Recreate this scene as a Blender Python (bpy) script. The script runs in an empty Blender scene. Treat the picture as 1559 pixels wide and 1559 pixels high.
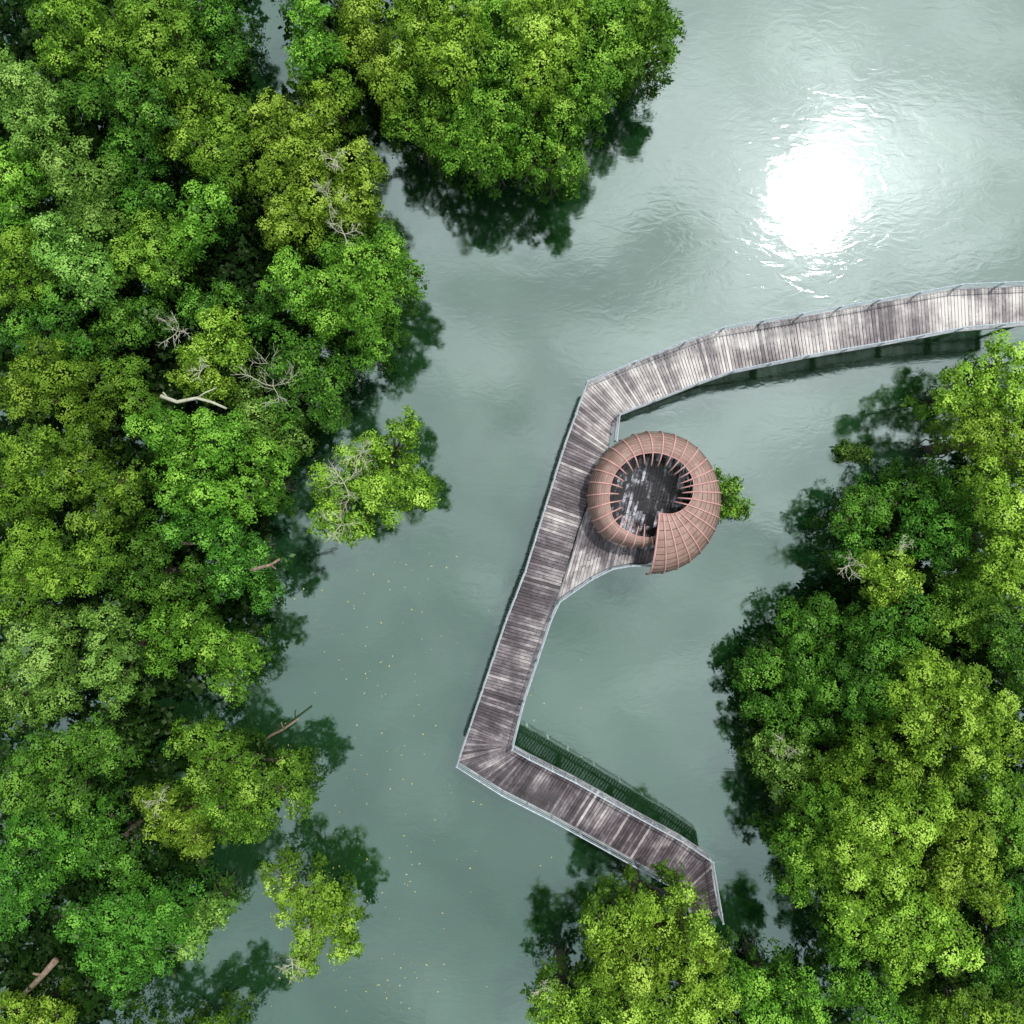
import bpy, math, random
import numpy as np
from mathutils import Vector
random.seed(7); RNG=np.random.default_rng(11)
scene=bpy.context.scene; COL=scene.collection
H=60.0; TH=.555; K=TH/779.5
def P(px,py,z=0.0): return Vector(((px-779.5)*K*(H-z), -(py-779.5)*K*(H-z), z))

# ------------------------------------------------------------------ materials
def newmat(name):
    m=bpy.data.materials.new(name); m.use_nodes=True; nt=m.node_tree; nt.nodes.clear()
    out=nt.nodes.new('ShaderNodeOutputMaterial'); return m,nt,out
def N(nt,t,**kw):
    n=nt.nodes.new(t)
    for k,v in kw.items():
        if k in n.inputs: n.inputs[k].default_value=v
        else: setattr(n,k,v)
    return n
def ramp(nt,stops):
    r=nt.nodes.new('ShaderNodeValToRGB'); e=r.color_ramp.elements
    e[0].position=stops[0][0]; e[0].color=(*stops[0][1],1)
    e[1].position=stops[-1][0]; e[1].color=(*stops[-1][1],1)
    for p,c in stops[1:-1]:
        x=e.new(p); x.color=(*c,1)
    return r
def math_(nt,op,a,b=None,clamp=False,c=None):
    n=nt.nodes.new('ShaderNodeMath'); n.operation=op; n.use_clamp=clamp
    for i,v in enumerate((a,b,c)):
        if v is None: continue
        if isinstance(v,(int,float)): n.inputs[i].default_value=v
        else: nt.links.new(v,n.inputs[i])
    return n.outputs[0]

def leaf_mat(name,dark,mid,light,gl=.06):
    m,nt,out=newmat(name); L=nt.links.new
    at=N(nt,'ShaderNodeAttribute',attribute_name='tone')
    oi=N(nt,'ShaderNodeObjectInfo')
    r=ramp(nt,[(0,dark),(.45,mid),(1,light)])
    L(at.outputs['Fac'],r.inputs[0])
    hs=N(nt,'ShaderNodeHueSaturation'); hs.inputs['Saturation'].default_value=.96
    L(math_(nt,'MULTIPLY_ADD',oi.outputs['Random'],.016,c=.491),hs.inputs['Hue'])
    L(math_(nt,'MULTIPLY_ADD',oi.outputs['Random'],.34,c=.92),hs.inputs['Value'])
    L(r.outputs[0],hs.inputs['Color'])
    b=N(nt,'ShaderNodeBsdfDiffuse'); L(hs.outputs[0],b.inputs[0])
    t=N(nt,'ShaderNodeBsdfTranslucent'); L(hs.outputs[0],t.inputs[0])
    mx=N(nt,'ShaderNodeMixShader'); mx.inputs[0].default_value=.25
    L(b.outputs[0],mx.inputs[1]); L(t.outputs[0],mx.inputs[2])
    g=N(nt,'ShaderNodeBsdfGlossy',Roughness=.42); g.inputs[0].default_value=(.8,1,.6,1); m2=N(nt,'ShaderNodeMixShader'); m2.inputs[0].default_value=gl
    L(mx.outputs[0],m2.inputs[1]); L(g.outputs[0],m2.inputs[2]); L(m2.outputs[0],out.inputs[0])
    return m
LM={
 'd':leaf_mat('leaf_deep_green',(.01,.042,.005),(.075,.25,.013),(.21,.48,.04),.018),
 'g':leaf_mat('leaf_green',(.017,.062,.005),(.135,.34,.016),(.36,.62,.06),.014),
 'y':leaf_mat('leaf_yellow_green',(.03,.088,.005),(.24,.44,.022),(.53,.75,.1),.012),
 'o':leaf_mat('leaf_olive',(.021,.064,.005),(.145,.31,.013),(.37,.58,.05),.012),
 'p':leaf_mat('leaf_pale',(.022,.068,.008),(.17,.37,.04),(.42,.65,.14),.014),
 'u':leaf_mat('leaf_painted_shade_undergrowth',(.003,.009,.0015),(.008,.03,.003),(.025,.08,.007),.01),  # near-black greens: shade between the trees put into the leaf colour
}
def simple_mat(name,c1,c2,scale=3,rough=.7,bump=.3,metal=0):
    m,nt,out=newmat(name); L=nt.links.new
    tc=N(nt,'ShaderNodeTexCoord'); n=N(nt,'ShaderNodeTexNoise',Scale=scale,Detail=5.0)
    L(tc.outputs['Object'],n.inputs['Vector'])
    r=ramp(nt,[(.3,c1),(.7,c2)]); L(n.outputs['Fac'],r.inputs[0])
    b=N(nt,'ShaderNodeBsdfPrincipled',Roughness=rough,Metallic=metal); L(r.outputs[0],b.inputs['Base Color'])
    bp=N(nt,'ShaderNodeBump',Strength=bump,Distance=.02); L(n.outputs['Fac'],bp.inputs['Height']); L(bp.outputs[0],b.inputs['Normal'])
    L(b.outputs[0],out.inputs[0]); return m
M_bark=simple_mat('bark',(.04,.03,.022),(.11,.085,.065),4,.85)
M_dead=simple_mat('bleached_wood',(.34,.34,.24),(.58,.58,.46),5,.8)
M_log=simple_mat('brown_log',(.14,.09,.065),(.32,.24,.17),5,.8)
M_rail=simple_mat('galvanised_rail',(.3,.36,.42),(.52,.58,.62),6,.5,.1,.15)
M_fascia=simple_mat('weathered_fascia',(.16,.17,.19),(.42,.44,.46),1.3,.7)
M_pile=simple_mat('pile_concrete',(.018,.025,.015),(.05,.055,.035),3,.85)
M_rib=simple_mat('salmon_rib',(.48,.24,.22),(.63,.37,.34),2,.5,.1)
M_seed=simple_mat('leaf_litter',(.35,.3,.06),(.6,.55,.25),3,.7)

def wood_mat(name,stops,rough=.6,base=1.0,wa=1.3,sa=.45):
    m,nt,out=newmat(name); L=nt.links.new
    tc=N(nt,'ShaderNodeTexCoord'); at=N(nt,'ShaderNodeAttribute',attribute_name='tone')
    A=N(nt,'ShaderNodeTexNoise',Scale=sa,Detail=8.0,Roughness=.7); L(tc.outputs['Object'],A.inputs['Vector'])
    mp=N(nt,'ShaderNodeMapping'); mp.inputs['Scale'].default_value=(.9,3.5,1); L(tc.outputs['UV'],mp.inputs[0])
    B=N(nt,'ShaderNodeTexNoise',Scale=1.0,Detail=5.0,Roughness=.6); L(mp.outputs[0],B.inputs['Vector'])
    mp2=N(nt,'ShaderNodeMapping'); mp2.inputs['Scale'].default_value=(2.5,60,1); L(tc.outputs['UV'],mp2.inputs[0])
    G=N(nt,'ShaderNodeTexNoise',Scale=1.0,Detail=3.0); L(mp2.outputs[0],G.inputs['Vector'])
    s=math_(nt,'ADD',math_(nt,'MULTIPLY',A.outputs['Fac'],wa),math_(nt,'MULTIPLY',B.outputs['Fac'],.6))
    s=math_(nt,'ADD',s,math_(nt,'MULTIPLY',G.outputs['Fac'],.2))
    s=math_(nt,'ADD',s,math_(nt,'MULTIPLY',at.outputs['Fac'],.62))
    s=math_(nt,'SUBTRACT',s,base)
    r=ramp(nt,stops); L(s,r.inputs[0])
    b=N(nt,'ShaderNodeBsdfPrincipled',Roughness=rough); L(r.outputs[0],b.inputs['Base Color'])
    bp=N(nt,'ShaderNodeBump',Strength=.4,Distance=.01); L(G.outputs['Fac'],bp.inputs['Height']); L(bp.outputs[0],b.inputs['Normal'])
    L(b.outputs[0],out.inputs[0]); return m
M_wood=wood_mat('weathered_planks',[(.03,(.026,.018,.021)),(.34,(.075,.057,.068)),(.52,(.155,.13,.147)),(.72,(.32,.285,.288)),(1.0,(.58,.545,.53))],.5,1.28,2.25,.38)
M_wet=wood_mat('wet_planks_painted_sheen',[(.3,(.007,.006,.008)),(.5,(.022,.019,.024)),(.6,(.16,.16,.19)),(.76,(.56,.57,.64))],.2,1.3,2.2,.5)  # wet boards; the pale stops paint reflected sheen into the colour

def shell_mat():
    m,nt,out=newmat('shell_slats'); L=nt.links.new
    tc=N(nt,'ShaderNodeTexCoord'); at=N(nt,'ShaderNodeAttribute',attribute_name='tone')
    n=N(nt,'ShaderNodeTexNoise',Scale=2.2,Detail=6.0,Roughness=.65); L(tc.outputs['Object'],n.inputs['Vector'])
    s=math_(nt,'ADD',math_(nt,'MULTIPLY',n.outputs['Fac'],.7),math_(nt,'MULTIPLY',at.outputs['Fac'],.3))
    r=ramp(nt,[(.2,(.19,.11,.09)),(.5,(.3,.19,.16)),(.8,(.42,.295,.25))]); L(s,r.inputs[0])
    b=N(nt,'ShaderNodeBsdfPrincipled',Roughness=.6); L(r.outputs[0],b.inputs['Base Color']); L(b.outputs[0],out.inputs[0]); return m
M_shell=shell_mat()

GP=P(1240,290,0)
def water_mat():
    m,nt,out=newmat('estuary_water'); L=nt.links.new
    tc=N(nt,'ShaderNodeTexCoord')
    n1=N(nt,'ShaderNodeTexNoise',Scale=.07,Detail=5.0,Roughness=.6,Distortion=1.2); L(tc.outputs['Object'],n1.inputs['Vector'])
    r=ramp(nt,[(.35,(.006,.028,.006)),(.65,(.014,.052,.02))]); L(n1.outputs['Fac'],r.inputs[0])
    d=N(nt,'ShaderNodeBsdfDiffuse'); L(r.outputs[0],d.inputs[0])
    mp=N(nt,'ShaderNodeMapping'); mp.inputs['Rotation'].default_value=(0,0,.6); mp.inputs['Scale'].default_value=(.7,1.5,1); L(tc.outputs['Object'],mp.inputs[0])
    w1=N(nt,'ShaderNodeTexNoise',Scale=1.0,Detail=4.0,Roughness=.5,Distortion=1.5); L(mp.outputs[0],w1.inputs['Vector'])
    w2=N(nt,'ShaderNodeTexNoise',Scale=.25,Detail=1.0,Distortion=.6); L(tc.outputs['Object'],w2.inputs['Vector'])
    vd=N(nt,'ShaderNodeVectorMath',operation='DISTANCE'); L(tc.outputs['Object'],vd.inputs[0]); vd.inputs[1].default_value=GP
    mr=N(nt,'ShaderNodeMapRange',interpolation_type='SMOOTHSTEP'); mr.inputs['From Min'].default_value=3; mr.inputs['From Max'].default_value=20
    mr.inputs['To Min'].default_value=.009; mr.inputs['To Max'].default_value=.0035; L(vd.outputs['Value'],mr.inputs['Value'])
    hh=math_(nt,'ADD',math_(nt,'MULTIPLY',w1.outputs['Fac'],mr.outputs[0]),math_(nt,'MULTIPLY',w2.outputs['Fac'],.014))
    bp=N(nt,'ShaderNodeBump',Strength=1.0,Distance=1.0); L(hh,bp.inputs['Height'])
    g=N(nt,'ShaderNodeBsdfGlossy',Roughness=.078); g.distribution='BECKMANN'; g.inputs[0].default_value=(.74,.94,.88,1); L(bp.outputs[0],g.inputs['Normal'])
    fr=N(nt,'ShaderNodeFresnel',IOR=1.33); L(bp.outputs[0],fr.inputs['Normal'])
    fac=math_(nt,'ADD',fr.outputs[0],.285,True)
    mx=N(nt,'ShaderNodeMixShader'); L(fac,mx.inputs[0]); L(d.outputs[0],mx.inputs[1]); L(g.outputs[0],mx.inputs[2]); L(mx.outputs[0],out.inputs[0])
    return m
M_water=water_mat()

# ------------------------------------------------------------------ helpers
def empty(name,loc,label,cat,group=None):
    o=bpy.data.objects.new(name,None); COL.objects.link(o); o.location=loc; o.empty_display_size=.3
    o['label']=label; o['category']=cat
    if group: o['group']=group
    return o
class MB:
    def __init__(s): s.v=[]; s.f=[]; s.t=[]; s.uv=[]
    def quad(s,pts,tone=.5,uv=None):
        b=len(s.v); s.v+= [tuple(p) for p in pts]; s.f.append(tuple(range(b,b+len(pts)))); s.t.append(tone); s.uv.append(uv or [(0,0)]*len(pts))
    def plank(s,a,b,c,d,z,th,tone):
        L=(Vector(b)-Vector(a)).length; W=(Vector(d)-Vector(a)).length; v0=random.uniform(0,60); u0=random.uniform(0,30)
        top=[(p[0],p[1],z) for p in (a,b,c,d)]; bot=[(p[0],p[1],z-th) for p in (a,b,c,d)]
        s.quad(top,tone,[(u0,v0),(u0+L,v0),(u0+L,v0+W),(u0,v0+W)])
        s.quad(bot[::-1],tone)
        for i in range(4):
            j=(i+1)%4; s.quad([bot[i],bot[j],top[j],top[i]],tone,[(u0,v0),(u0+.1,v0),(u0+.1,v0+.1),(u0,v0+.1)])
    def beam(s,a,b,w,h0,h1):
        d=(b-a); n=Vector((-d.y,d.x,0)).normalized()*w/2; e=d.normalized()*.02; a=a-e; b=b+e
        lo=[a-n,b-n,b+n,a+n]; B=[p+Vector((0,0,h0)) for p in lo]; T=[p+Vector((0,0,h1)) for p in lo]
        s.quad(T); s.quad(B[::-1])
        for i in range(4):
            j=(i+1)%4; s.quad([B[i],B[j],T[j],T[i]])
    def tube(s,pts,rad,n=6,caps=True,tone=.5):
        pts=[Vector(p) for p in pts]; base=len(s.v); m=len(pts)
        if not hasattr(rad,'__len__'): rad=[rad]*m
        up=Vector((0,0,1))
        for i,p in enumerate(pts):
            d=(pts[min(i+1,m-1)]-pts[max(i-1,0)]).normalized()
            a=d.cross(up)
            if a.length<.05: a=d.cross(Vector((1,0,0)))
            a.normalize(); b=a.cross(d)
            for k in range(n):
                an=2*math.pi*k/n; s.v.append(tuple(p+a*math.cos(an)*rad[i]+b*math.sin(an)*rad[i]))
        for i in range(m-1):
            for k in range(n):
                k2=(k+1)%n
                s.f.append((base+i*n+k,base+i*n+k2,base+(i+1)*n+k2,base+(i+1)*n+k)); s.t.append(tone); s.uv.append([(0,0)]*4)
        if caps:
            s.f.append(tuple(base+k for k in range(n))[::-1]); s.t.append(tone); s.uv.append([(0,0)]*n)
            s.f.append(tuple(base+(m-1)*n+k for k in range(n))); s.t.append(tone); s.uv.append([(0,0)]*n)
    def box(s,c,sx,sy,sz,rz=0):
        ca,sa=math.cos(rz),math.sin(rz); P8=[]
        for z in(-1,1):
            for x,y in((-1,-1),(1,-1),(1,1),(-1,1)):
                X=x*sx/2;Y=y*sy/2; P8.append((c[0]+X*ca-Y*sa,c[1]+X*sa+Y*ca,c[2]+z*sz/2))
        for f in((3,2,1,0),(4,5,6,7),(0,1,5,4),(1,2,6,5),(2,3,7,6),(3,0,4,7)): s.quad([P8[i] for i in f])
    def build(s,name,mat,parent=None,smooth=False,off=None):
        me=bpy.data.meshes.new(name)
        if off is None: off=parent.location if parent else Vector((0,0,0))
        me.from_pydata([(x-off.x,y-off.y,z-off.z) for x,y,z in s.v],[],s.f)
        at=me.attributes.new('tone','FLOAT','FACE'); at.data.foreach_set('value',s.t)
        uv=me.uv_layers.new(name='UVMap'); flat=[c for u in s.uv for q in u for c in q]; uv.data.foreach_set('uv',flat)
        if smooth: me.polygons.foreach_set('use_smooth',[True]*len(me.polygons))
        me.materials.append(mat); me.update()
        o=bpy.data.objects.new(name,me); COL.objects.link(o)
        if parent: o.parent=parent
        return o
def place_mesh_copy(o,loc,parent,rz=0):
    c=o.copy(); COL.objects.link(c); c.parent=parent; c.location=loc; c.rotation_euler=(0,0,rz); return c

# ------------------------------------------------------------------ water
mb=MB(); S=450
mb.quad([(-S,-S,0),(S,-S,0),(S,S,0),(-S,S,0)])
w=mb.build('water',M_water); w['kind']='structure'; w['label']='calm grey green estuary water reflecting cloudy sky'; w['category']='water'

# ------------------------------------------------------------------ foliage
def leaf_mesh(name,A,AX,tb,big,NL,leaf,mat,off,rng,parent=None):
    idx=np.repeat(np.arange(len(A)),NL); bg=big[idx]; k=~bg|(rng.random(len(idx))<.4); idx=idx[k]; bg=bg[k]
    n=len(idx); ax=AX[idx]
    q=rng.normal(size=(n,3)); q-=(q*ax).sum(1)[:,None]*ax; q/=np.linalg.norm(q,axis=1)[:,None]
    el=rng.uniform(-.25,.4,n)[:,None]
    d=q+ax*el; d/=np.linalg.norm(d,axis=1)[:,None]
    wd=np.cross(d,ax); wd/=np.linalg.norm(wd,axis=1)[:,None]; wd+=rng.normal(0,.15,(n,3))
    Ln=rng.uniform(.09,.175,n)*leaf; Ln=np.where(bg,Ln*2.5,Ln); W=Ln*rng.uniform(.5,.7,n)
    # leaves sit at random along the twigs, not all at one node
    sp=rng.normal(0,.13,(n,3)); sp-=(sp*ax).sum(1)[:,None]*ax*.55
    base=A[idx]+sp+d*.01
    mid=base+d*(Ln*.5)[:,None]; tip=base+d*Ln[:,None]-np.array([0,0,1])*(Ln*.1)[:,None]
    l=mid+wd*(W*.5)[:,None]; r=mid-wd*(W*.5)[:,None]
    co=np.stack([base,r,tip,l],1).reshape(-1,3)-np.array(off)
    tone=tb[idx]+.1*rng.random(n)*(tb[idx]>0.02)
    tone=np.where(bg,.1,tone)  # big core leaves kept dark, painting the shadow inside each clump
    me=bpy.data.meshes.new(name)
    me.vertices.add(n*4); me.vertices.foreach_set('co',co.astype(np.float32).ravel())
    me.loops.add(n*4); me.loops.foreach_set('vertex_index',np.arange(n*4,dtype=np.int32))
    me.polygons.add(n); me.polygons.foreach_set('loop_start',np.arange(0,n*4,4,dtype=np.int32))
    me.update(calc_edges=True)
    at=me.attributes.new('tone','FLOAT','FACE'); at.data.foreach_set('value',np.clip(tone,0,1).astype(np.float32))
    me.materials.append(mat)
    o=bpy.data.objects.new(name,me); COL.objects.link(o)
    if parent: o.parent=parent
    return o,n
def crown_mesh(name,lobes,mat,parent,dens=1.0,leaf=1.0,seed=0,low=True):
    rng=np.random.default_rng(seed); subs=[]
    for (c,R) in lobes:
        c=np.array(c); n=max(6,int(R*R*1.9)+3); g=2.39996
        subs.append((c,R*.6,.2)); ph=rng.uniform(0,6.28)
        for i in range(n):
            z=1-1.5*(i+.5)/n+rng.normal(0,.06); z=min(1,max(-.55,z)); rr=math.sqrt(max(0,1-z*z)); a=ph+g*i+rng.normal(0,.25)
            d=np.array([rr*math.cos(a),rr*math.sin(a),z*.9])
            hz=.34+.66*max(0,z)  # lower clumps get a darker tone: crown occlusion painted into leaf colour
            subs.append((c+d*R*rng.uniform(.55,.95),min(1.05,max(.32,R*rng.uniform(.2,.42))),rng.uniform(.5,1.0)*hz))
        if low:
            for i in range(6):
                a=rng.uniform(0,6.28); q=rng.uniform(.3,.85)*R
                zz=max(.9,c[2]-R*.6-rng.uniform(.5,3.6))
                subs.append((np.array([c[0]+q*math.cos(a),c[1]+q*math.sin(a),zz]),R*rng.uniform(.28,.42),.02))  # low clumps near black, shade under the crown painted as leaf tone
    C=np.array([s[0] for s in subs]); Rr=np.array([s[1] for s in subs])
    A=[];AX=[];T=[];B=[]
    for k,(c,r,t) in enumerate(subs):
        dk=12.5 if t>.03 else 7.0
        n=max(10,int(dk*dens*6.28*r*r*1.2))
        d=rng.normal(size=(int(n*1.5),3)); d/=np.linalg.norm(d,axis=1)[:,None]; d=d[d[:,2]>-.35][:n]
        rad=r*(1+rng.normal(0,.06,len(d)))
        rad=np.where(rng.random(len(d))<.05,r*rng.uniform(1.08,1.25,len(d)),rad)
        p=c+d*rad[:,None]*np.array([1,1,.85])
        D=np.linalg.norm(p[:,None,:]-C[None],axis=2); D[:,k]=99
        keep=~(D<Rr[None]*.82).any(axis=1); p=p[keep]; d=d[keep]
        A.append(p);AX.append(d);T.append(np.full(len(p),t)*(.3+.7*np.clip(d[:,2]+.15,0,1))); B.append(np.zeros(len(p),bool))  # tone falls off down each clump's flanks, shading painted into the leaves
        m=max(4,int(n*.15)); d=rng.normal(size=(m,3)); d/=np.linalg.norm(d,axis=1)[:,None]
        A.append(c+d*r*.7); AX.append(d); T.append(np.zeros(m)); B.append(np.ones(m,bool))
    A=np.concatenate(A);AX=np.concatenate(AX);T=np.concatenate(T);B=np.concatenate(B)
    AX=AX*.85+np.array([0,0,.4]); AX+=rng.normal(0,.16,AX.shape); AX/=np.linalg.norm(AX,axis=1)[:,None]
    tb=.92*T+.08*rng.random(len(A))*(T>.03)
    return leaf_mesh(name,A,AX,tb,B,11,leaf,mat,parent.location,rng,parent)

def twigs(mb,p,d,L,r,depth,rng):
    pts=[p]; q=Vector(p); dd=Vector(d).normalized()
    for i in range(4):
        dd=(dd+Vector((rng.uniform(-.35,.35),rng.uniform(-.35,.35),rng.uniform(-.2,.2)))).normalized(); q=q+dd*L/4; pts.append(q.copy())
    mb.tube(pts,[r*(1-.16*i) for i in range(5)],4)
    if depth>0:
        for i in (1,2,3,4,4):
            nd=(dd+Vector((rng.uniform(-1.1,1.1),rng.uniform(-1.1,1.1),rng.uniform(-.3,.5)))).normalized()
            twigs(mb,pts[i],nd,L*rng.uniform(.45,.7),r*.62,depth-1,rng)
total=0
def tree(label,typ,Ht,lobes,group,dead=(),name='mangrove_tree',cat='tree',dens=1.0,leaf=1.0,low=True):
    global total
    rr=random.Random(lobes[0][0]*7+lobes[0][1])
    if Ht>6.6: Ht+=rr.uniform(-.7,.9)
    x0,y0=lobes[0][:2]; sc=.92
    if x0<520: sc=.9
    if x0<520 and y0>920: sc=.86
    L3=[]
    for (x,y,r) in lobes:
        R=r*K*(H-Ht)*sc; z=max(R*.7,Ht-R*.85+rr.uniform(-1.4,.4)); L3.append((P(x,y,z),R))
    cx=sum(q[0].x*q[1] for q in L3)/sum(q[1] for q in L3); cy=sum(q[0].y*q[1] for q in L3)/sum(q[1] for q in L3)
    t=empty(name,(cx,cy,0),label,cat,group)
    seed=int(lobes[0][0]*1000+lobes[0][1]+99999)
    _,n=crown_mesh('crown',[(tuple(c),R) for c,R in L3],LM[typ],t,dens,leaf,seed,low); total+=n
    mb=MB(); top=Vector((cx,cy,max(.8,Ht*.55))); r0=.1+.022*Ht
    mb.tube([(cx,cy,-.6),(cx+.1,cy,Ht*.2),(cx-.1,cy+.1,Ht*.4),top],[r0*1.3,r0,r0*.85,r0*.65],8)
    for j in range(7):
        a=j*.9+rr.uniform(0,.5); q=rr.uniform(.6,1.2)*min(1,Ht/5)
        mb.tube([(cx,cy,Ht*.16),(cx+math.cos(a)*q*.6,cy+math.sin(a)*q*.6,Ht*.13),(cx+math.cos(a)*q,cy+math.sin(a)*q,-.4)],[.06,.05,.04],5)
    tr=mb.build('trunk',M_bark,t,True)
    for c,R in L3:
        mb=MB()
        s=Vector((cx,cy,Ht*.32)); m=(s+c)/2+Vector((rr.uniform(-.3,.3),rr.uniform(-.3,.3),.25))
        mb.tube([s,m,c],[r0*.5,r0*.35,r0*.2],6)
        for j in range(3):
            a=rr.uniform(0,6.28); e=c+Vector((math.cos(a)*R*.7,math.sin(a)*R*.7,R*.35)); mb.tube([m,(m+e)/2+Vector((0,0,.1)),e],[r0*.24,r0*.16,r0*.08],5)
        mb.build('limb',M_bark,tr,True,off=t.location)
    for (x,y,size) in dead:
        db=MB(); p=P(x,y,Ht+.3); base=p-Vector((0,0,.8))
        for j in range(4):
            a=j*1.57+rr.uniform(-.5,.5); twigs(db,base,Vector((math.cos(a),math.sin(a),.55)),size,.024+.005*size,2,rr)
        db.build('dead_branch',M_dead,t)
    return t
GL='mangrove trees of the left forest'; GT='mangrove trees of the top grove'; GR='mangrove trees of the right bank'; GB='mangrove trees at the bottom edge by the boardwalk end'
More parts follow.
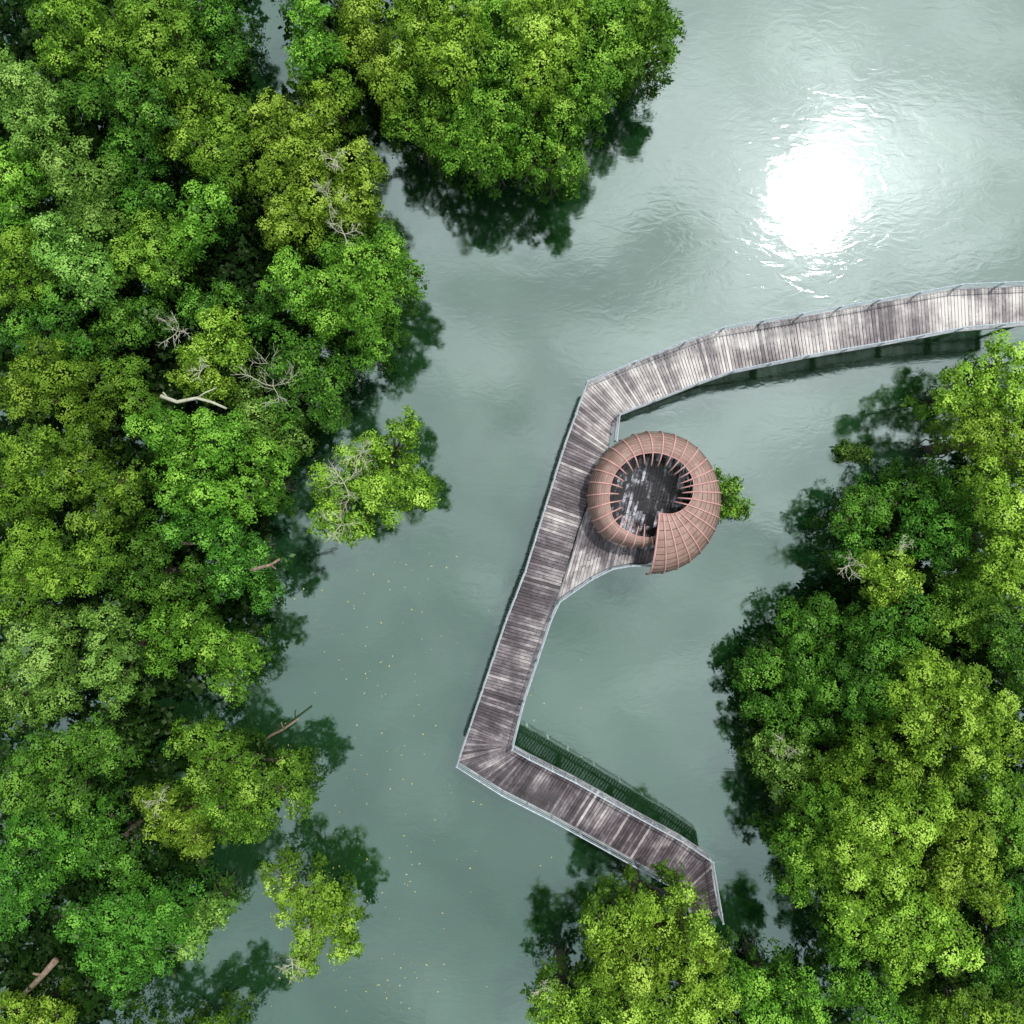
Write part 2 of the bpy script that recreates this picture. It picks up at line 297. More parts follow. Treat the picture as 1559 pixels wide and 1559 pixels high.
T=[
('olive green mangrove at the upper left corner','o',8.5,[(110,30,60),(160,75,60),(85,85,42),(200,20,40)],GL),
('mangrove with green crown just left of the narrow top channel','g',8,[(235,60,55),(270,105,50),(250,10,45)],GL),
('small dark round mangrove on the left lip of the narrow top channel','d',7,[(335,55,52),(350,15,34),(305,10,40),(345,100,30)],GL),
('dark green mangrove behind the olive tree of the upper left corner','d',8,[(190,140,58),(140,150,45),(235,175,44)],GL),
('pale green mangrove on the left edge near the top','p',9,[(40,150,60),(60,205,50),(10,110,40),(80,150,40)],GL),
('pale domed mangrove right of the left edge, upper quarter','p',9.5,[(120,270,60),(140,330,50)],GL),
('green mangrove cut by the left edge below the pale one','g',8.5,[(25,265,60),(15,330,40)],GL),
('low deep green mangrove between two pale domes, upper left','d',7,[(205,235,55),(220,300,48)],GL),
('olive green mangrove below the mouth of the narrow channel','o',9,[(290,215,55),(345,240,55),(300,150,50),(350,170,42)],GL),
('broad yellow green mangrove facing the dark inlet under the top grove','y',9,[(425,190,55),(470,235,60),(545,250,50),(420,260,50),(490,170,42)],GL,[(505,235,.6)]),
('yellow green mangrove with grey dead twigs in its crown','y',9,[(500,310,60),(440,335,55),(555,315,36)],GL,[(500,300,.9),(520,350,.7)]),
('large bright mangrove bulging into open water left of the sun glint','g',9,[(580,400,60),(520,420,60),(618,432,36),(570,470,50)],GL),
('green mangrove hanging low over the left shore, below the bulge','g',8.5,[(567,520,42),(495,480,55),(440,430,50)],GL),
('small green mangrove beside the dark opening in the left forest','g',7.5,[(320,310,48),(290,360,42)],GL),
('mottled green mangrove in the middle of the left forest','g',8.5,[(235,365,58),(190,400,48),(255,420,40)],GL),
('pale tree with knobbly crown left of the mottled one','p',8.5,[(120,400,58),(95,350,45),(150,440,42)],GL),
('olive tree at the left edge, a quarter way down','o',8,[(35,390,52),(10,440,40),(60,430,38)],GL),
('dark low mangrove under the dark opening in the left forest','d',6.5,[(345,460,40),(300,470,36),(400,485,36)],GL),
('dark green mangrove above the bleached dead branches','d',7,[(230,480,50),(180,500,45),(150,530,38)],GL),
('deep green mangrove near the left edge, a third way down','d',7,[(90,480,52),(40,500,48),(110,530,38)],GL),
('dark green mangrove on the left shore above the bright leaning tree','d',7.5,[(480,585,50),(455,545,45),(500,625,32),(430,620,40),(520,560,30)],GL),
('pale twiggy mangrove with white dead branches at its top','y',8,[(335,500,42),(300,535,36),(360,540,30)],GL,[(262,500,.8)]),
('small yellow green mangrove above the long bare log','y',7.5,[(290,575,38),(325,590,30)],GL,[(300,560,.5)]),
('grey green mangrove carrying a fan of white dead twigs','p',7.5,[(395,640,45),(440,660,38),(375,600,30)],GL,[(410,585,1.4)]),
('wide olive mangrove at the left edge above the halfway line','o',9,[(90,580,62),(40,600,55),(130,620,48),(70,540,42)],GL),
('low green mangrove left of the long bare log','g',7,[(190,570,44),(215,615,38)],GL),
('broad vivid green mangrove left of the bright leaning tree','g',9,[(270,680,62),(340,670,58),(300,740,55),(235,650,42)],GL),
('vivid green mangrove with its edge on the left shore at mid height','g',8,[(400,700,48),(412,750,34),(370,760,45)],GL),
('olive brown mangrove at the left edge at mid height','o',9,[(45,690,58),(30,760,50),(80,740,42)],GL),
('olive mangrove just in from the left edge at mid height','o',8.5,[(125,720,50),(150,790,45),(120,670,38),(190,740,40)],GL),
('bright leaning mangrove standing out from the left shore with pale twigs','y',7,[(618,655,28),(600,700,38),(550,690,42),(510,745,46),(580,750,48),(640,750,34),(540,800,32),(500,790,32)],GL,[(520,735,1.0),(515,800,.9),(545,690,.7)]),
('dark glossy mangrove on the left shore below mid height','d',8,[(345,820,52),(290,800,48),(388,860,40),(400,900,34),(350,880,38)],GL),
('dark mangrove mound behind the glossy shore tree','d',7.5,[(235,830,55),(190,880,48),(250,900,50),(310,890,42)],GL),
('wide olive yellow mangrove at the left edge below mid height','o',9,[(50,840,62),(100,870,50),(30,910,48),(150,850,40)],GL),
('pale green mangrove at the left edge, two thirds down','p',9,[(50,990,66),(90,1040,54),(30,1070,54),(90,950,48)],GL),
('pale green mangrove second from the left edge, two thirds down','p',8,[(160,1000,50),(180,1050,42),(165,950,44)],GL),
('rounded green mangrove on the left shore, two thirds down','g',7.3,[(320,980,54),(370,1000,38),(350,1040,40),(290,945,40)],GL),
('slim green mangrove behind the rounded shore one','g',7,[(245,1000,34),(240,955,34)],GL),
('large deep green mangrove mound in the lower left','d',7.5,[(80,1150,62),(140,1130,52),(40,1190,58),(175,1150,42),(110,1210,52)],GL),
('spreading vivid green mangrove jutting right from the lower left shore','g',6.6,[(300,1130,48),(350,1160,54),(400,1200,54),(447,1165,36),(310,1190,48),(455,1215,30)],GL),
('pale yellow mangrove on the near side of the spreading one','y',7.2,[(270,1260,50),(240,1225,38),(300,1285,30)],GL,[(232,1225,.6)]),
('green mangrove below the spreading one at the water','g',6.6,[(360,1255,38),(395,1260,28),(330,1230,36)],GL),
('dark mangrove at the lower left edge','d',7.5,[(50,1260,58),(110,1290,52),(20,1320,48),(70,1340,40)],GL),
('dark mangrove between the lower left edge and the pale yellow one','d',7,[(165,1290,48),(195,1330,40),(165,1240,42)],GL),
('large dark green mangrove by the water near the lower left corner','d',8.8,[(200,1400,66),(150,1435,52),(262,1385,54),(220,1455,50),(180,1495,40),(120,1400,40)],GL),
('pale green tree on the right flank of the large dark one, lower left','p',7.8,[(300,1395,48),(328,1385,32),(285,1435,36)],GL),
('sparse dark mangrove on the left edge near the bottom','d',6,[(15,1390,42),(40,1365,34)],GL),
('small yellow green mangrove at the bottom left corner','y',6.5,[(20,1540,50),(85,1548,40),(50,1565,40)],GL),
('leafy mangrove mostly cut off by the bottom edge, lower left','g',6.5,[(330,1568,28),(285,1600,44),(220,1610,46),(350,1615,46),(160,1600,42),(280,1665,50)],GL),
('lone small bright mangrove standing in water, lower left, with bare white stem','y',6.3,[(425,1335,36),(450,1378,44),(490,1365,42),(515,1402,36),(475,1425,40),(525,1442,28),(460,1470,26)],GL,[(470,1435,.6),(440,1478,.7)]),
# top grove
('green tree at the left end of the top grove','g',8.5,[(468,30,44),(497,75,42),(465,90,32),(440,-45,46)],GT),
('small olive mangrove at the lower left of the top grove','o',8,[(473,130,38),(520,140,34)],GT),
('yellow green mangrove second from the left in the top grove','y',9,[(560,70,54),(545,20,48),(590,120,42)],GT),
('tall yellow green mangrove at the top edge of the grove','y',10,[(650,70,58),(630,15,50),(690,110,48),(700,40,48)],GT),
('bright green mangrove front left in the top grove','g',9,[(635,150,54),(612,190,36),(665,205,42)],GT),
('domed green mangrove at the front centre of the top grove','g',9,[(725,170,60),(760,215,52),(700,225,44),(740,250,38),(790,170,42)],GT),
('mid green mangrove at the top edge, centre of the grove','g',8.4,[(755,40,58),(775,100,52),(730,0,40),(740,110,44)],GT),
('yellow green mangrove right of centre in the top grove','y',10,[(840,70,60),(850,10,52),(820,125,50),(800,30,44)],GT),
('green mangrove dipping furthest down on the right of the grove','g',8,[(855,200,46),(848,245,40),(808,240,38),(868,262,26),(860,160,42)],GT),
('bright mangrove near the right end of the top grove','g',9,[(920,60,54),(920,0,50),(900,120,46),(885,30,42),(905,160,28)],GT),
('bright mangrove at the far right tip of the top grove','g',8.5,[(990,62,46),(1018,40,30),(985,8,42),(955,95,34),(1008,88,24),(960,30,40)],GT),
('small bright green mangrove poking out behind the pavilion','g',3.2,[(1112,745,22),(1095,735,22),(1128,775,15),(1100,775,18)],None),
('tiny half drowned mangrove sapling left of the right bank','p',.6,[(1298,686,10),(1283,690,6),(1314,691,6)],None),
# right bank
('tall yellow green mangrove at the right edge under the boardwalk','y',8.5,[(1525,550,46),(1475,590,44),(1540,610,48),(1442,610,24)],GR),
('tall yellow green mangrove at the right edge, second below the boardwalk','y',9.5,[(1500,665,50),(1555,690,50),(1470,655,32)],GR),
('pale yellow green mangrove at the right edge at mid height','y',9.5,[(1535,770,54),(1505,730,38),(1530,840,48),(1550,900,42),(1510,880,32)],GR),
('dark green mangrove at the upper left corner of the right bank','d',6.2,[(1380,745,52),(1320,765,48),(1288,790,34),(1420,725,34)],GR),
('dark green mangrove behind the upper left corner of the right bank','d',6.6,[(1400,810,52),(1450,770,44),(1305,830,44),(1450,830,46)],GR),
('small pale yellow mangrove among dark ones on the right bank','y',8,[(1355,860,38),(1340,905,30),(1380,890,30),(1325,865,20)],GR,[(1300,862,.6),(1385,830,.4)]),
('green mangrove right of the small pale yellow one','g',7.5,[(1450,900,48),(1480,950,46),(1425,945,36)],GR),
('dark mangrove at the right edge below mid height','d',7,[(1540,990,50),(1520,950,34),(1555,1040,34)],GR),
('broad dark green mangrove reaching left towards the lagoon','d',5.6,[(1228,957,52),(1178,1010,52),(1240,1030,60),(1290,960,52),(1140,1028,26)],GR),
('dark green mangrove right of the broad one on the right bank','d',7.2,[(1340,980,55),(1320,1050,54),(1385,930,38),(1380,1000,40)],GR),
('dark tree on the lagoon side below the broad dark mangrove','d',5.5,[(1188,1085,44),(1240,1105,48),(1152,1078,28),(1290,1100,42)],GR),
('grey green twiggy mangrove on the lagoon side of the right bank','p',5.8,[(1167,1150,34),(1200,1145,38),(1190,1190,34),(1225,1175,36)],GR,[(1200,1140,.7)]),
('bright yellow green mangrove high on the right bank','y',10,[(1420,1030,50),(1390,1080,46),(1450,1090,50),(1410,1130,42)],GR),
('bright yellow green mangrove at the right edge, lower right','y',9.5,[(1510,1090,54),(1545,1130,44),(1490,1150,46),(1470,1040,36)],GR),
('green mangrove at the right edge below the bright ones','g',8.5,[(1535,1220,52),(1545,1290,44),(1500,1210,40)],GR),
('olive mangrove in the middle of the lower right mass','o',9,[(1330,1140,54),(1280,1170,50),(1370,1190,48),(1430,1190,42)],GR),
('green mangrove on the lagoon side of the lower right mass','g',7.4,[(1225,1240,44),(1265,1235,44),(1200,1290,40),(1240,1310,48),(1215,1345,34)],GR),
('large bright mangrove at the heart of the lower right mass','y',10,[(1330,1250,58),(1400,1240,54),(1350,1320,58),(1290,1300,48)],GR),
('bright mangrove at the right of the lower right mass','y',9.5,[(1465,1280,54),(1490,1350,52),(1430,1340,48)],GR),
('large bright mangrove lowest in the lower right mass','y',9.5,[(1330,1400,56),(1400,1400,58),(1450,1440,50),(1370,1460,50),(1285,1390,40)],GR),
('deep green mangrove at the right edge near the bottom','d',7.5,[(1545,1370,44),(1540,1440,46),(1510,1490,40)],GR),
('olive mangrove at the bottom right corner','o',8,[(1480,1535,48),(1540,1545,44),(1430,1540,38)],GR),
('green mangrove at the bottom edge left of the corner one','g',7.5,[(1330,1530,50),(1380,1545,42),(1290,1500,42),(1285,1450,32)],GR),
# bottom
('bright mangrove overhanging the end of the boardwalk','y',9.6,[(1000,1407,48),(1034,1362,26),(938,1404,42),(967,1386,26),(908,1410,24),(1062,1414,35)],GB),
('bright mangrove just below the one at the boardwalk end','y',10,[(970,1470,56),(1040,1460,52),(925,1460,44),(1085,1450,32)],GB),
('bright mangrove at the bottom edge below the boardwalk end','y',9,[(1010,1540,54),(1080,1520,50),(950,1540,48)],GB),
('yellow green mangrove at the bottom edge, left of the boardwalk end','y',8,[(862,1535,44),(900,1510,38),(840,1558,40),(832,1520,22)],GB,[(828,1515,.5)]),
('green mangrove at the bottom edge, right of the boardwalk end','g',8,[(1150,1510,50),(1200,1500,40),(1230,1515,28),(1170,1555,50),(1235,1550,36),(1115,1490,32)],GB),
]
for a in T:
    lab,typ,Ht,lobes,grp=a[:5]; dead=a[5] if len(a)>5 else ()
    if Ht<4: tree(lab,typ,Ht,lobes,grp,dead,name='mangrove_sapling',cat='sapling',dens=1.2,leaf=.9,low=False)
    else: tree(lab,typ,Ht,lobes,grp,dead)

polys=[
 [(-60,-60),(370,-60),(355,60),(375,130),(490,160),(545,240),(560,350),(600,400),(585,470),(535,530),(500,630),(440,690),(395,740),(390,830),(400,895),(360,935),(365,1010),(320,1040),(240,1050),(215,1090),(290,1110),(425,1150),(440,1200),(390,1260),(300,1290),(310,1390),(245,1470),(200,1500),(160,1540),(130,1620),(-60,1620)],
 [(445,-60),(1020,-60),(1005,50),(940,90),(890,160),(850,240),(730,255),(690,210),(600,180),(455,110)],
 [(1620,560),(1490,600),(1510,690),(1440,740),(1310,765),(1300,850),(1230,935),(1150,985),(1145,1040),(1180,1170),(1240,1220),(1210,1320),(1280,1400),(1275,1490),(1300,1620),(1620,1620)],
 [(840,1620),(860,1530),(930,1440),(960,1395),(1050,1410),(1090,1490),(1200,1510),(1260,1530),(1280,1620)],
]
def inside(x,y,poly):
    c=False; j=len(poly)-1
    for i in range(len(poly)):
        xi,yi=poly[i]; xj,yj=poly[j]
        if (yi>y)!=(yj>y) and x<(xj-xi)*(y-yi)/(yj-yi)+xi: c=not c
        j=i
    return c
rng=np.random.default_rng(5); A=[]
for pl in polys:
    xs=[p[0] for p in pl]; ys=[p[1] for p in pl]
    n=int((max(xs)-min(xs))*(max(ys)-min(ys))/470)
    for i in range(n):
        x=rng.uniform(min(xs),max(xs)); y=rng.uniform(min(ys),max(ys))
        if inside(x,y,pl):
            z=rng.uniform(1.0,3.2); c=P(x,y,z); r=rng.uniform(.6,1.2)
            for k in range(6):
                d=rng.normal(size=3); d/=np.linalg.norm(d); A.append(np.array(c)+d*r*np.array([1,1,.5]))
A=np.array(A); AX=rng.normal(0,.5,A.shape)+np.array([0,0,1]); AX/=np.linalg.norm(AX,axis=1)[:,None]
o,n=leaf_mesh('undergrowth',A,AX,.1+.5*rng.random(len(A)),np.zeros(len(A),bool),9,2.9,LM['u'],(0,0,0),rng)  # leaf mass added to darken the gaps under the crowns
o['kind']='stuff'; o['label']='leafage painted dark as shade, low between the mangrove trunks'; o['category']='undergrowth'
total+=n; print('leaves',total)

# ------------------------------------------------------------------ logs
def log(label,pts,r,mat,br=()):
    t=MB(); t.tube(pts,[r*(1-.12*i) for i in range(len(pts))],9)
    for b in br: t.tube(b,[r*.5,r*.35,r*.2][:len(b)],6)
    o=t.build('fallen_log',mat,None,True); o['label']=label; o['category']='log'
log('long bare pale log lying across the left forest gap',[P(245,603,7.8),P(270,612,7.9),P(300,606,8.0),P(322,612,8.1),P(345,622,8.0)],.12,M_dead,[[P(300,606,8.0),P(312,598,8.2),P(330,590,8.3)],[P(255,605,7.8),P(248,597,8.0)]])
log('brown log slanting down into dark water, lower left',[P(85,1462,4.5),P(65,1485,3.8),P(40,1510,3.0),P(20,1530,2.0)],.2,M_log,[[P(65,1485,3.8),P(50,1482,4.1)]])
log('short broken brown log end showing on the left shore',[P(382,868,8.4),P(396,864,8.5),P(412,860,8.4),P(426,851,8.5)],.11,M_log,[[P(412,860,8.4),P(420,866,8.6)]])
log('snag with pale end leaning out of water off lower left shore',[P(395,1135,.1),P(412,1120,1.0),P(432,1110,1.5),P(455,1094,1.9)],.1,M_log,[[P(432,1110,1.5),P(428,1100,1.9)]])

# ------------------------------------------------------------------ floating leaves
fl=MB()
for i in range(190):
    x=random.gauss(580,75); y=random.uniform(840,1540)
    if random.random()<.35: x=random.uniform(520,900)
    p=P(x,y,0); a=random.uniform(0,3.14); s=random.uniform(.04,.09)
    dx,dy=math.cos(a)*s,math.sin(a)*s
    fl.quad([(p.x-dx,p.y-dy,.012),(p.x+dy*.5,p.y-dx*.5,.015),(p.x+dx,p.y+dy,.02),(p.x-dy*.5,p.y+dx*.5,.015)])
o=fl.build('floating_leaves',M_seed); o['kind']='stuff'; o['label']='scattered fallen yellow leaves floating on water'; o['category']='leaves'

# ------------------------------------------------------------------ boardwalk
DZ=3.6
def ZF(x): return DZ+2.3*min(1,max(0,(x-942)/330))
def PB(x,y): return P(x,y,ZF(x))
def LOW(x,y):
    z=DZ if y<1136 else DZ-1.3*min(1,max(0,(x-790)/270))
    return P(x,y,z)
def pick(y): return LOW if y>640 else PB
bw=empty('boardwalk',P(800,868,0),'long angled weathered plank boardwalk with pale metal railings over the water','boardwalk')
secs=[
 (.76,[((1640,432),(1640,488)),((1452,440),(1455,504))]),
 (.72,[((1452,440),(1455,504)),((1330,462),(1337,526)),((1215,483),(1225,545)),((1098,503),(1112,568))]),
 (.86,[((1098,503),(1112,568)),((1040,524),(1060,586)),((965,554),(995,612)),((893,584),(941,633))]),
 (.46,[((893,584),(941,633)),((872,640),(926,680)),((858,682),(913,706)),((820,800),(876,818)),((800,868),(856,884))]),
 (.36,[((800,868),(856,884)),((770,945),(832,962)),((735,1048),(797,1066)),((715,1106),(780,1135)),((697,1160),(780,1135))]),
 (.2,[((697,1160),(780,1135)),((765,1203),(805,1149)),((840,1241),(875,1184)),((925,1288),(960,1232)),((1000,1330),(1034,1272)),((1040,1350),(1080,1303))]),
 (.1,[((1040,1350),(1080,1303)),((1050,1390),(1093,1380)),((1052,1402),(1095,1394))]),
]
def planks_strip(mb,pairs,bias):
    for (o1,i1),(o2,i2) in zip(pairs[:-1],pairs[1:]):
        O1,I1,O2,I2=[pick(q[1])(*q) for q in (o1,i1,o2,i2)]
        L=max((O2-O1).length,(I2-I1).length); n=max(1,round(L/.2))
        for k in range(n):
            a=(k+.08)/n; b=(k+.92)/n
            j1=random.uniform(-.03,.03); j2=random.uniform(-.03,.03)
            A=O1.lerp(O2,a);B=I1.lerp(I2,a);C=I1.lerp(I2,b);D=O1.lerp(O2,b)
            z=(A.z+B.z+C.z+D.z)/4
            e=(B-A).normalized(); A=A-e*j1; D=D-e*j1; B=B+e*j2; C=C+e*j2
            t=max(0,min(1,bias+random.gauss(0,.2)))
            mb.plank(B,A,D,C,z+random.uniform(-.006,.006),.05,t)
for bias,pairs in secs:
    mb=MB(); planks_strip(mb,pairs,bias); d=mb.build('deck',M_wood,bw)
outer=[(1640,432),(1452,440),(1330,462),(1215,483),(1098,503),(1040,524),(965,554),(893,584),(858,682),(800,868),(770,945),(735,1048),(697,1160),(765,1203),(840,1241),(925,1288),(1000,1330),(1040,1350),(1050,1390),(1052,1402)]
inner1=[(1640,488),(1455,504),(1337,526),(1225,545),(1112,568),(1060,586),(995,612),(941,633),(936,672)]
inner2=[(992,861),(960,860),(930,865),(900,880),(872,899),(851,914),(838,942),(797,1066),(780,1135),(805,1149),(875,1184),(960,1232),(1034,1272),(1080,1303),(1093,1380),(1095,1394)]
def resample(pl,step):
    pts=[]
    for a,b in zip(pl[:-1],pl[1:]):
        n=max(1,round((b-a).length/step)); pts+=[a.lerp(b,i/n) for i in range(n)]
    return pts+[pl[-1]]
post=MB(); post.box((0,0,.5),.08,.08,1.24); post.box((0,0,1.135),.11,.11,.03); post_o=None
for pl in (outer,inner1,inner2):
    W=[pick(y)(x,y) for x,y in pl]
    f=MB()
    for a,b in zip(W[:-1],W[1:]): f.beam(a,b,.09,-.22,.04)
    f.build('fascia_beam',M_fascia,bw)
    r=MB(); r.tube([p+Vector((0,0,1.15)) for p in W],.042,8); hr=r.build('handrail',M_rail,bw,False)
    for hh in (.4,.78):
        r=MB(); r.tube([p+Vector((0,0,hh)) for p in W],.014,5); r.build('guard_cable',M_rail,hr,off=bw.location)
    R=resample(W,2.15)
    for i,p in enumerate(R):
        q=R[min(i+1,len(R)-1)]-R[max(i-1,0)]; an=math.atan2(q.y,q.x)
        loc=p-bw.location
        if post_o is None:
            post_o=post.build('rail_post',M_rail,None); post_o.parent=bw; post_o.location=loc; post_o.rotation_euler=(0,0,an)
        else: place_mesh_copy(post_o,loc,bw,an)
for bias,pairs in secs:
    j=MB()
    for (o1,i1),(o2,i2) in zip(pairs[:-1],pairs[1:]):
        for s in (.15,.5,.85):
            a=pick(o1[1])(*o1).lerp(pick(i1[1])(*i1),s); b=pick(o2[1])(*o2).lerp(pick(i2[1])(*i2),s)
            if (b-a).length>.05: j.beam(a,b,.12,-.28,-.075)
    j.build('joist',M_pile,bw)
mid=[]
for bias,pairs in secs:
    for (o_,i_) in pairs[:-1]:
        mid.append(pick(o_[1])(*o_).lerp(pick(i_[1])(*i_),.5))
o_,i_=secs[-1][1][-1]; mid.append(LOW(*o_).lerp(LOW(*i_),.5))
pile=MB(); pile.tube([(0,0,-6.8),(0,0,-.35)],.14,9); pile.box((0,0,-.36),.4,1.9,.14); pile_o=None
for i,p in enumerate(resample(mid,4.2)):
    if pile_o is None:
        pile_o=pile.build('pile',M_pile,None); pile_o.parent=bw; pile_o.location=p-bw.location
    else: place_mesh_copy(pile_o,p-bw.location,bw)

# ------------------------------------------------------------------ pavilion
pc=P(998,762,5.0); pv=empty('spiral_pavilion',(pc.x,pc.y,0),'round snail shell pavilion with salmon ribs and slats beside the boardwalk','pavilion')
mpp=K*55
TH_=[-95,-75,-55,-35,-12,0,30,60,90,120,150,180,210,240,262,285]
RO=[113,111,107,103,101,100,100,104,106,106,104,102,99,82,71,60]
IN=[(998,781),(1008,783),(1018,783),(1030,779),(1044,768),(1050,755),(1050,729),(1033,703),(998,689),(961,694),(932,720),(923,757),(931,795),(962,816),(986,818),(1010,812)]
IX=[(p[0]-998)*mpp for p in IN]; IY=[-(p[1]-762)*mpp for p in IN]
HZ=[2.7,2.7,2.65,2.6,2.6,2.55,2.5,2.4,2.3,2.2,2.1,2.05,2.0,1.9,1.8,1.7]
PE=110
HC=Vector(((989-998)*mpp,-(755-762)*mpp))
def spow(v,p): return math.copysign(abs(v)**p,v)
KK=1+abs(spow(math.cos(math.radians(PE)),.9))
def sm(th,V):
    w=10 if -80<th<262 else 0
    return sum(float(np.interp(th+d,TH_,V)) for d in (-w,-w/2,0,w/2,w))/5
def sec(th,ph,off=0):
    ro=sm(th,RO)*mpp; hz=sm(th,HZ); A=math.radians(th)
    O=Vector((ro*math.cos(A),ro*math.sin(A))); I=Vector((sm(th,IX),sm(th,IY)))
    f=math.radians(min(ph,PE)); c=spow(math.cos(f),.9); D=I-O; q=O+D*((1-c)/KK)-D.normalized()*off*c
    z=3.85+(hz+off)*spow(math.sin(f),.6)
    if ph>PE:
        e=(ph-PE)/56; q=q+(HC-I).normalized()*e*19*mpp; z-=.6*e*e
    return Vector((pc.x+q.x,pc.y+q.y,z))
sh=MB(); nb=11; thN=130
ths=[-95+378*i/thN for i in range(thN+1)]
bands=[2+(PE-2)*k/nb for k in range(nb+1)]
for k in range(nb):
    f0=bands[k]; f1=bands[k+1]-.5; fm=(f0+f1)/2
    for i in range(thN):
        t0,t1=ths[i],ths[i+1]; pt=int(i/thN*38)
        tone=((k*7.31+pt*3.17+(k*pt)*.77)%1)*.6+.2
        sh.quad([sec(t0,f0),sec(t1,f0),sec(t1,fm,.012),sec(t0,fm,.012)],tone)
        sh.quad([sec(t0,fm,.012),sec(t1,fm,.012),sec(t1,f1,.015),sec(t0,f1,.015)],tone)
sh.build('roof_shell',M_shell,pv)
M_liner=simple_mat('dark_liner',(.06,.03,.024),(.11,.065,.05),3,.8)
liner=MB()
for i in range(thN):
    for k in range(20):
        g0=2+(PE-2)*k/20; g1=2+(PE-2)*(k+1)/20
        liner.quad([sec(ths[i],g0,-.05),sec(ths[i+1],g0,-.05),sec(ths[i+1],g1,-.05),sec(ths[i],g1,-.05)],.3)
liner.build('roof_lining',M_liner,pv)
NR=33
for i in range(NR+1):
    th=-95+372*i/NR
    last=(166 if i%3 else 154) if -22<th<262 else PE
    pts=[sec(th,f,.04) for f in np.linspace(0,last,22)]
    r=MB(); r.tube(pts,.065 if i==0 else .044,7); r.build('rib',M_rib,pv,True)
for ph,rad in ((PE,.03),):
    r=MB(); r.tube([sec(t,ph,.03) for t in np.linspace(-95,256,90)],rad,6); r.build('hoop',M_rib,pv,True)
def ppoly(pts,ang,width,put,seg=1.1):
    ca,sa=math.cos(ang),math.sin(ang)
    Q=[(p.x*ca+p.y*sa,-p.x*sa+p.y*ca) for p in pts]
    vmin=min(q[1] for q in Q); vmax=max(q[1] for q in Q)
    def cuts(v):
        xs=[]
        for (a,b),(c,d) in zip(Q,Q[1:]+Q[:1]):
            if (b-v)*(d-v)<0: xs.append(a+(v-b)/(d-b)*(c-a))
        return sorted(xs)
    v=vmin+.01
    while v+width<vmax:
        a=cuts(v+.014); b=cuts(v+width-.014)
        if len(a)!=len(b): m=cuts(v+width/2); a=b=m
        for i in range(0,len(a)-1,2):
            x0a,x1a,x0b,x1b=a[i],a[i+1],b[i],b[i+1]
            n=max(1,round((x1a-x0a)/seg)); js=[0]+[(k+random.uniform(-.25,.25))/n for k in range(1,n)]+[1]
            for s0,s1 in zip(js[:-1],js[1:]):
                s1=s1-.004
                c4=[(x0a+(x1a-x0a)*s0,v+.014),(x0a+(x1a-x0a)*s1,v+.014),(x0b+(x1b-x0b)*s1,v+width-.014),(x0b+(x1b-x0b)*s0,v+width-.014)]
                put([Vector((q[0]*ca-q[1]*sa,q[0]*sa+q[1]*ca)) for q in c4])
        v+=width
poly=[P(992,858,DZ)]
for t in range(-85,136,10):
    poly.append(P(998+86*math.cos(math.radians(t)),764-86*math.sin(math.radians(t)),DZ))
poly+= [P(x,y,DZ) for x,y in ((934,682),(914,710),(877,822),(857,888),(848,913),(872,897),(900,878),(930,863),(960,858))]
wet=MB(); dry=MB()
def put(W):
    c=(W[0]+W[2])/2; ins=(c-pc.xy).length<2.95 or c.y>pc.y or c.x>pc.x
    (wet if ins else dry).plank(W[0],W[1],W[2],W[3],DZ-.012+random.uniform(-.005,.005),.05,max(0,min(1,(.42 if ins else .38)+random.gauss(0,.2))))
ppoly(poly,math.radians(-104),.2,put)
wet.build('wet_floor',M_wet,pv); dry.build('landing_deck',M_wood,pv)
for i in range(10):
    a=i*.628; q=P(998+74*math.cos(a),764-74*math.sin(a),DZ)
    pl_=MB(); pl_.tube([(q.x,q.y,-.8),(q.x,q.y,DZ-.08)],.17,10); pl_.build('pile',M_pile,pv,True)
rb=MB(); rb.tube([P(998+81*math.cos(math.radians(t)),764-81*math.sin(math.radians(t)),DZ-.17) for t in range(-85,150,9)],.13,6); rb.build('ring_beam',M_pile,pv,True)

# ------------------------------------------------------------------ world, sun, camera
s=Vector(((1245-779.5)*K,(779.5-298)*K,1)).normalized()
elev=math.asin(s.z); az=math.atan2(s.x,s.y)
wd=bpy.data.worlds.new('World'); scene.world=wd; wd.use_nodes=True; nt=wd.node_tree; nt.nodes.clear(); L=nt.links.new
out=N(nt,'ShaderNodeOutputWorld'); bg=N(nt,'ShaderNodeBackground',Strength=.1); L(bg.outputs[0],out.inputs[0])
sky=N(nt,'ShaderNodeTexSky'); sky.sky_type='NISHITA'; sky.sun_disc=False; sky.sun_elevation=elev; sky.sun_rotation=az
tc=N(nt,'ShaderNodeTexCoord')
mp=N(nt,'ShaderNodeMapping'); mp.inputs['Rotation'].default_value=(0,0,.7); mp.inputs['Scale'].default_value=(1,1.7,1.4); L(tc.outputs['Generated'],mp.inputs[0])
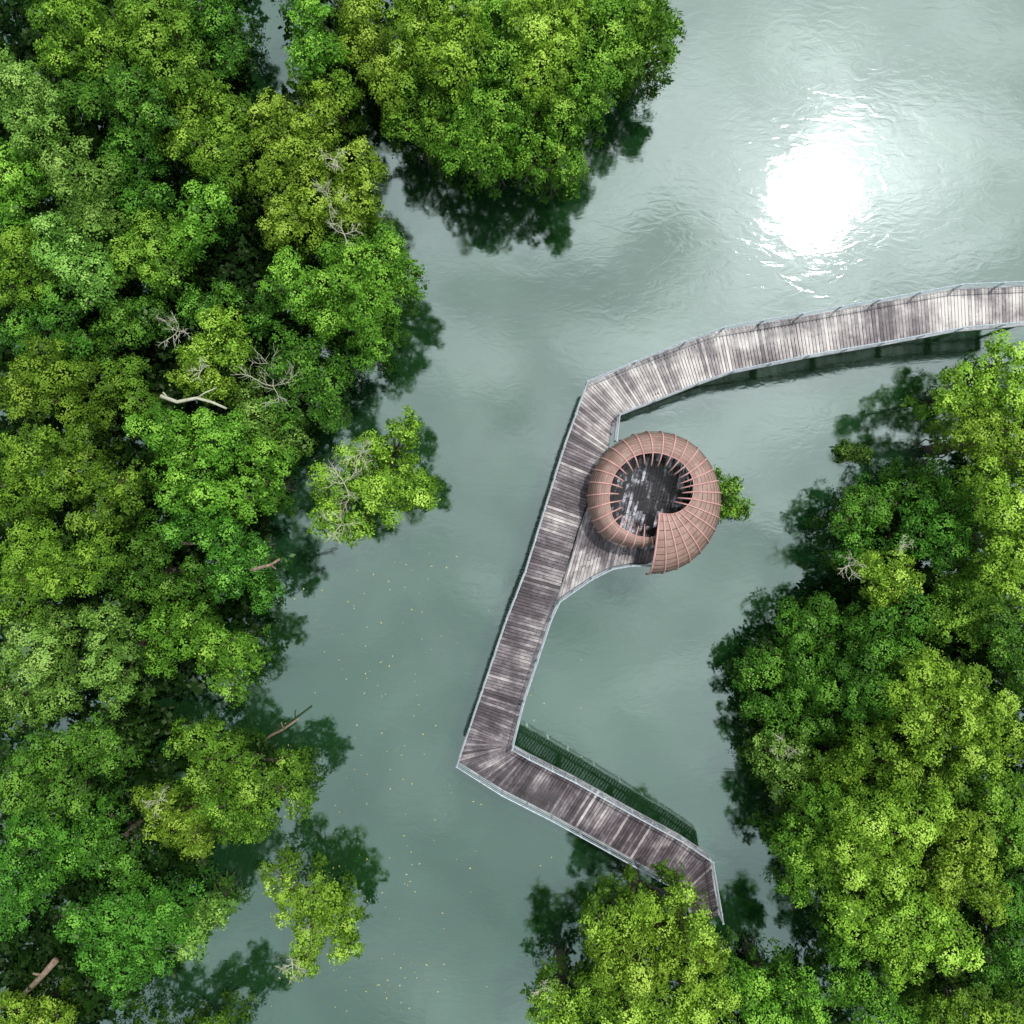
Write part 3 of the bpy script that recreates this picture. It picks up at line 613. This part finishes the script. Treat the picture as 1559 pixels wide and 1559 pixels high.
n=N(nt,'ShaderNodeTexNoise',Scale=4.4,Detail=8.0,Roughness=.64,Distortion=1.2); L(mp.outputs[0],n.inputs['Vector'])
cr=ramp(nt,[(.34,(4.7,5.6,5.8)),(.5,(6.5,7.4,7.6)),(.66,(9.4,10.2,10.4))]); L(n.outputs['Fac'],cr.inputs[0])
dp=N(nt,'ShaderNodeVectorMath',operation='DOT_PRODUCT'); L(tc.outputs['Generated'],dp.inputs[0]); dp.inputs[1].default_value=s
om=math_(nt,'SUBTRACT',1.0,dp.outputs['Value'])
h1=math_(nt,'MULTIPLY',math_(nt,'EXPONENT',math_(nt,'MULTIPLY',om,-1/.08)),9.5)
h2=math_(nt,'MULTIPLY',math_(nt,'EXPONENT',math_(nt,'MULTIPLY',om,-1/.009)),9.0)
cl=math_(nt,'MULTIPLY_ADD',n.outputs['Fac'],3.2,c=-.6)
cl=math_(nt,'MAXIMUM',cl,.25)
hs=math_(nt,'MULTIPLY',math_(nt,'ADD',h1,h2),cl)
vm=N(nt,'ShaderNodeVectorMath',operation='SCALE'); vm.inputs[0].default_value=(1.16,.98,1.05); L(hs,vm.inputs['Scale'])
mixc=N(nt,'ShaderNodeMix',data_type='RGBA'); mixc.inputs[0].default_value=.9
L(sky.outputs[0],mixc.inputs[6]); L(cr.outputs[0],mixc.inputs[7])
ad=N(nt,'ShaderNodeVectorMath',operation='ADD'); L(mixc.outputs[2],ad.inputs[0]); L(vm.outputs[0],ad.inputs[1])
L(ad.outputs[0],bg.inputs[0])
sl=bpy.data.lights.new('sun','SUN'); sl.energy=2.7; sl.angle=math.radians(1.4); sl.color=(1,.97,.9)
so=bpy.data.objects.new('sun',sl); COL.objects.link(so); so.rotation_euler=s.to_track_quat('Z','Y').to_euler(); so.location=s*100
cam=bpy.data.cameras.new('camera'); cam.sensor_width=36; cam.lens=18/TH; cam.clip_end=2000
co=bpy.data.objects.new('camera',cam); COL.objects.link(co); co.location=(0,0,H); co.rotation_euler=(0,0,0); scene.camera=co
scene.view_settings.view_transform='Standard'; scene.view_settings.look='None'; scene.view_settings.exposure=0
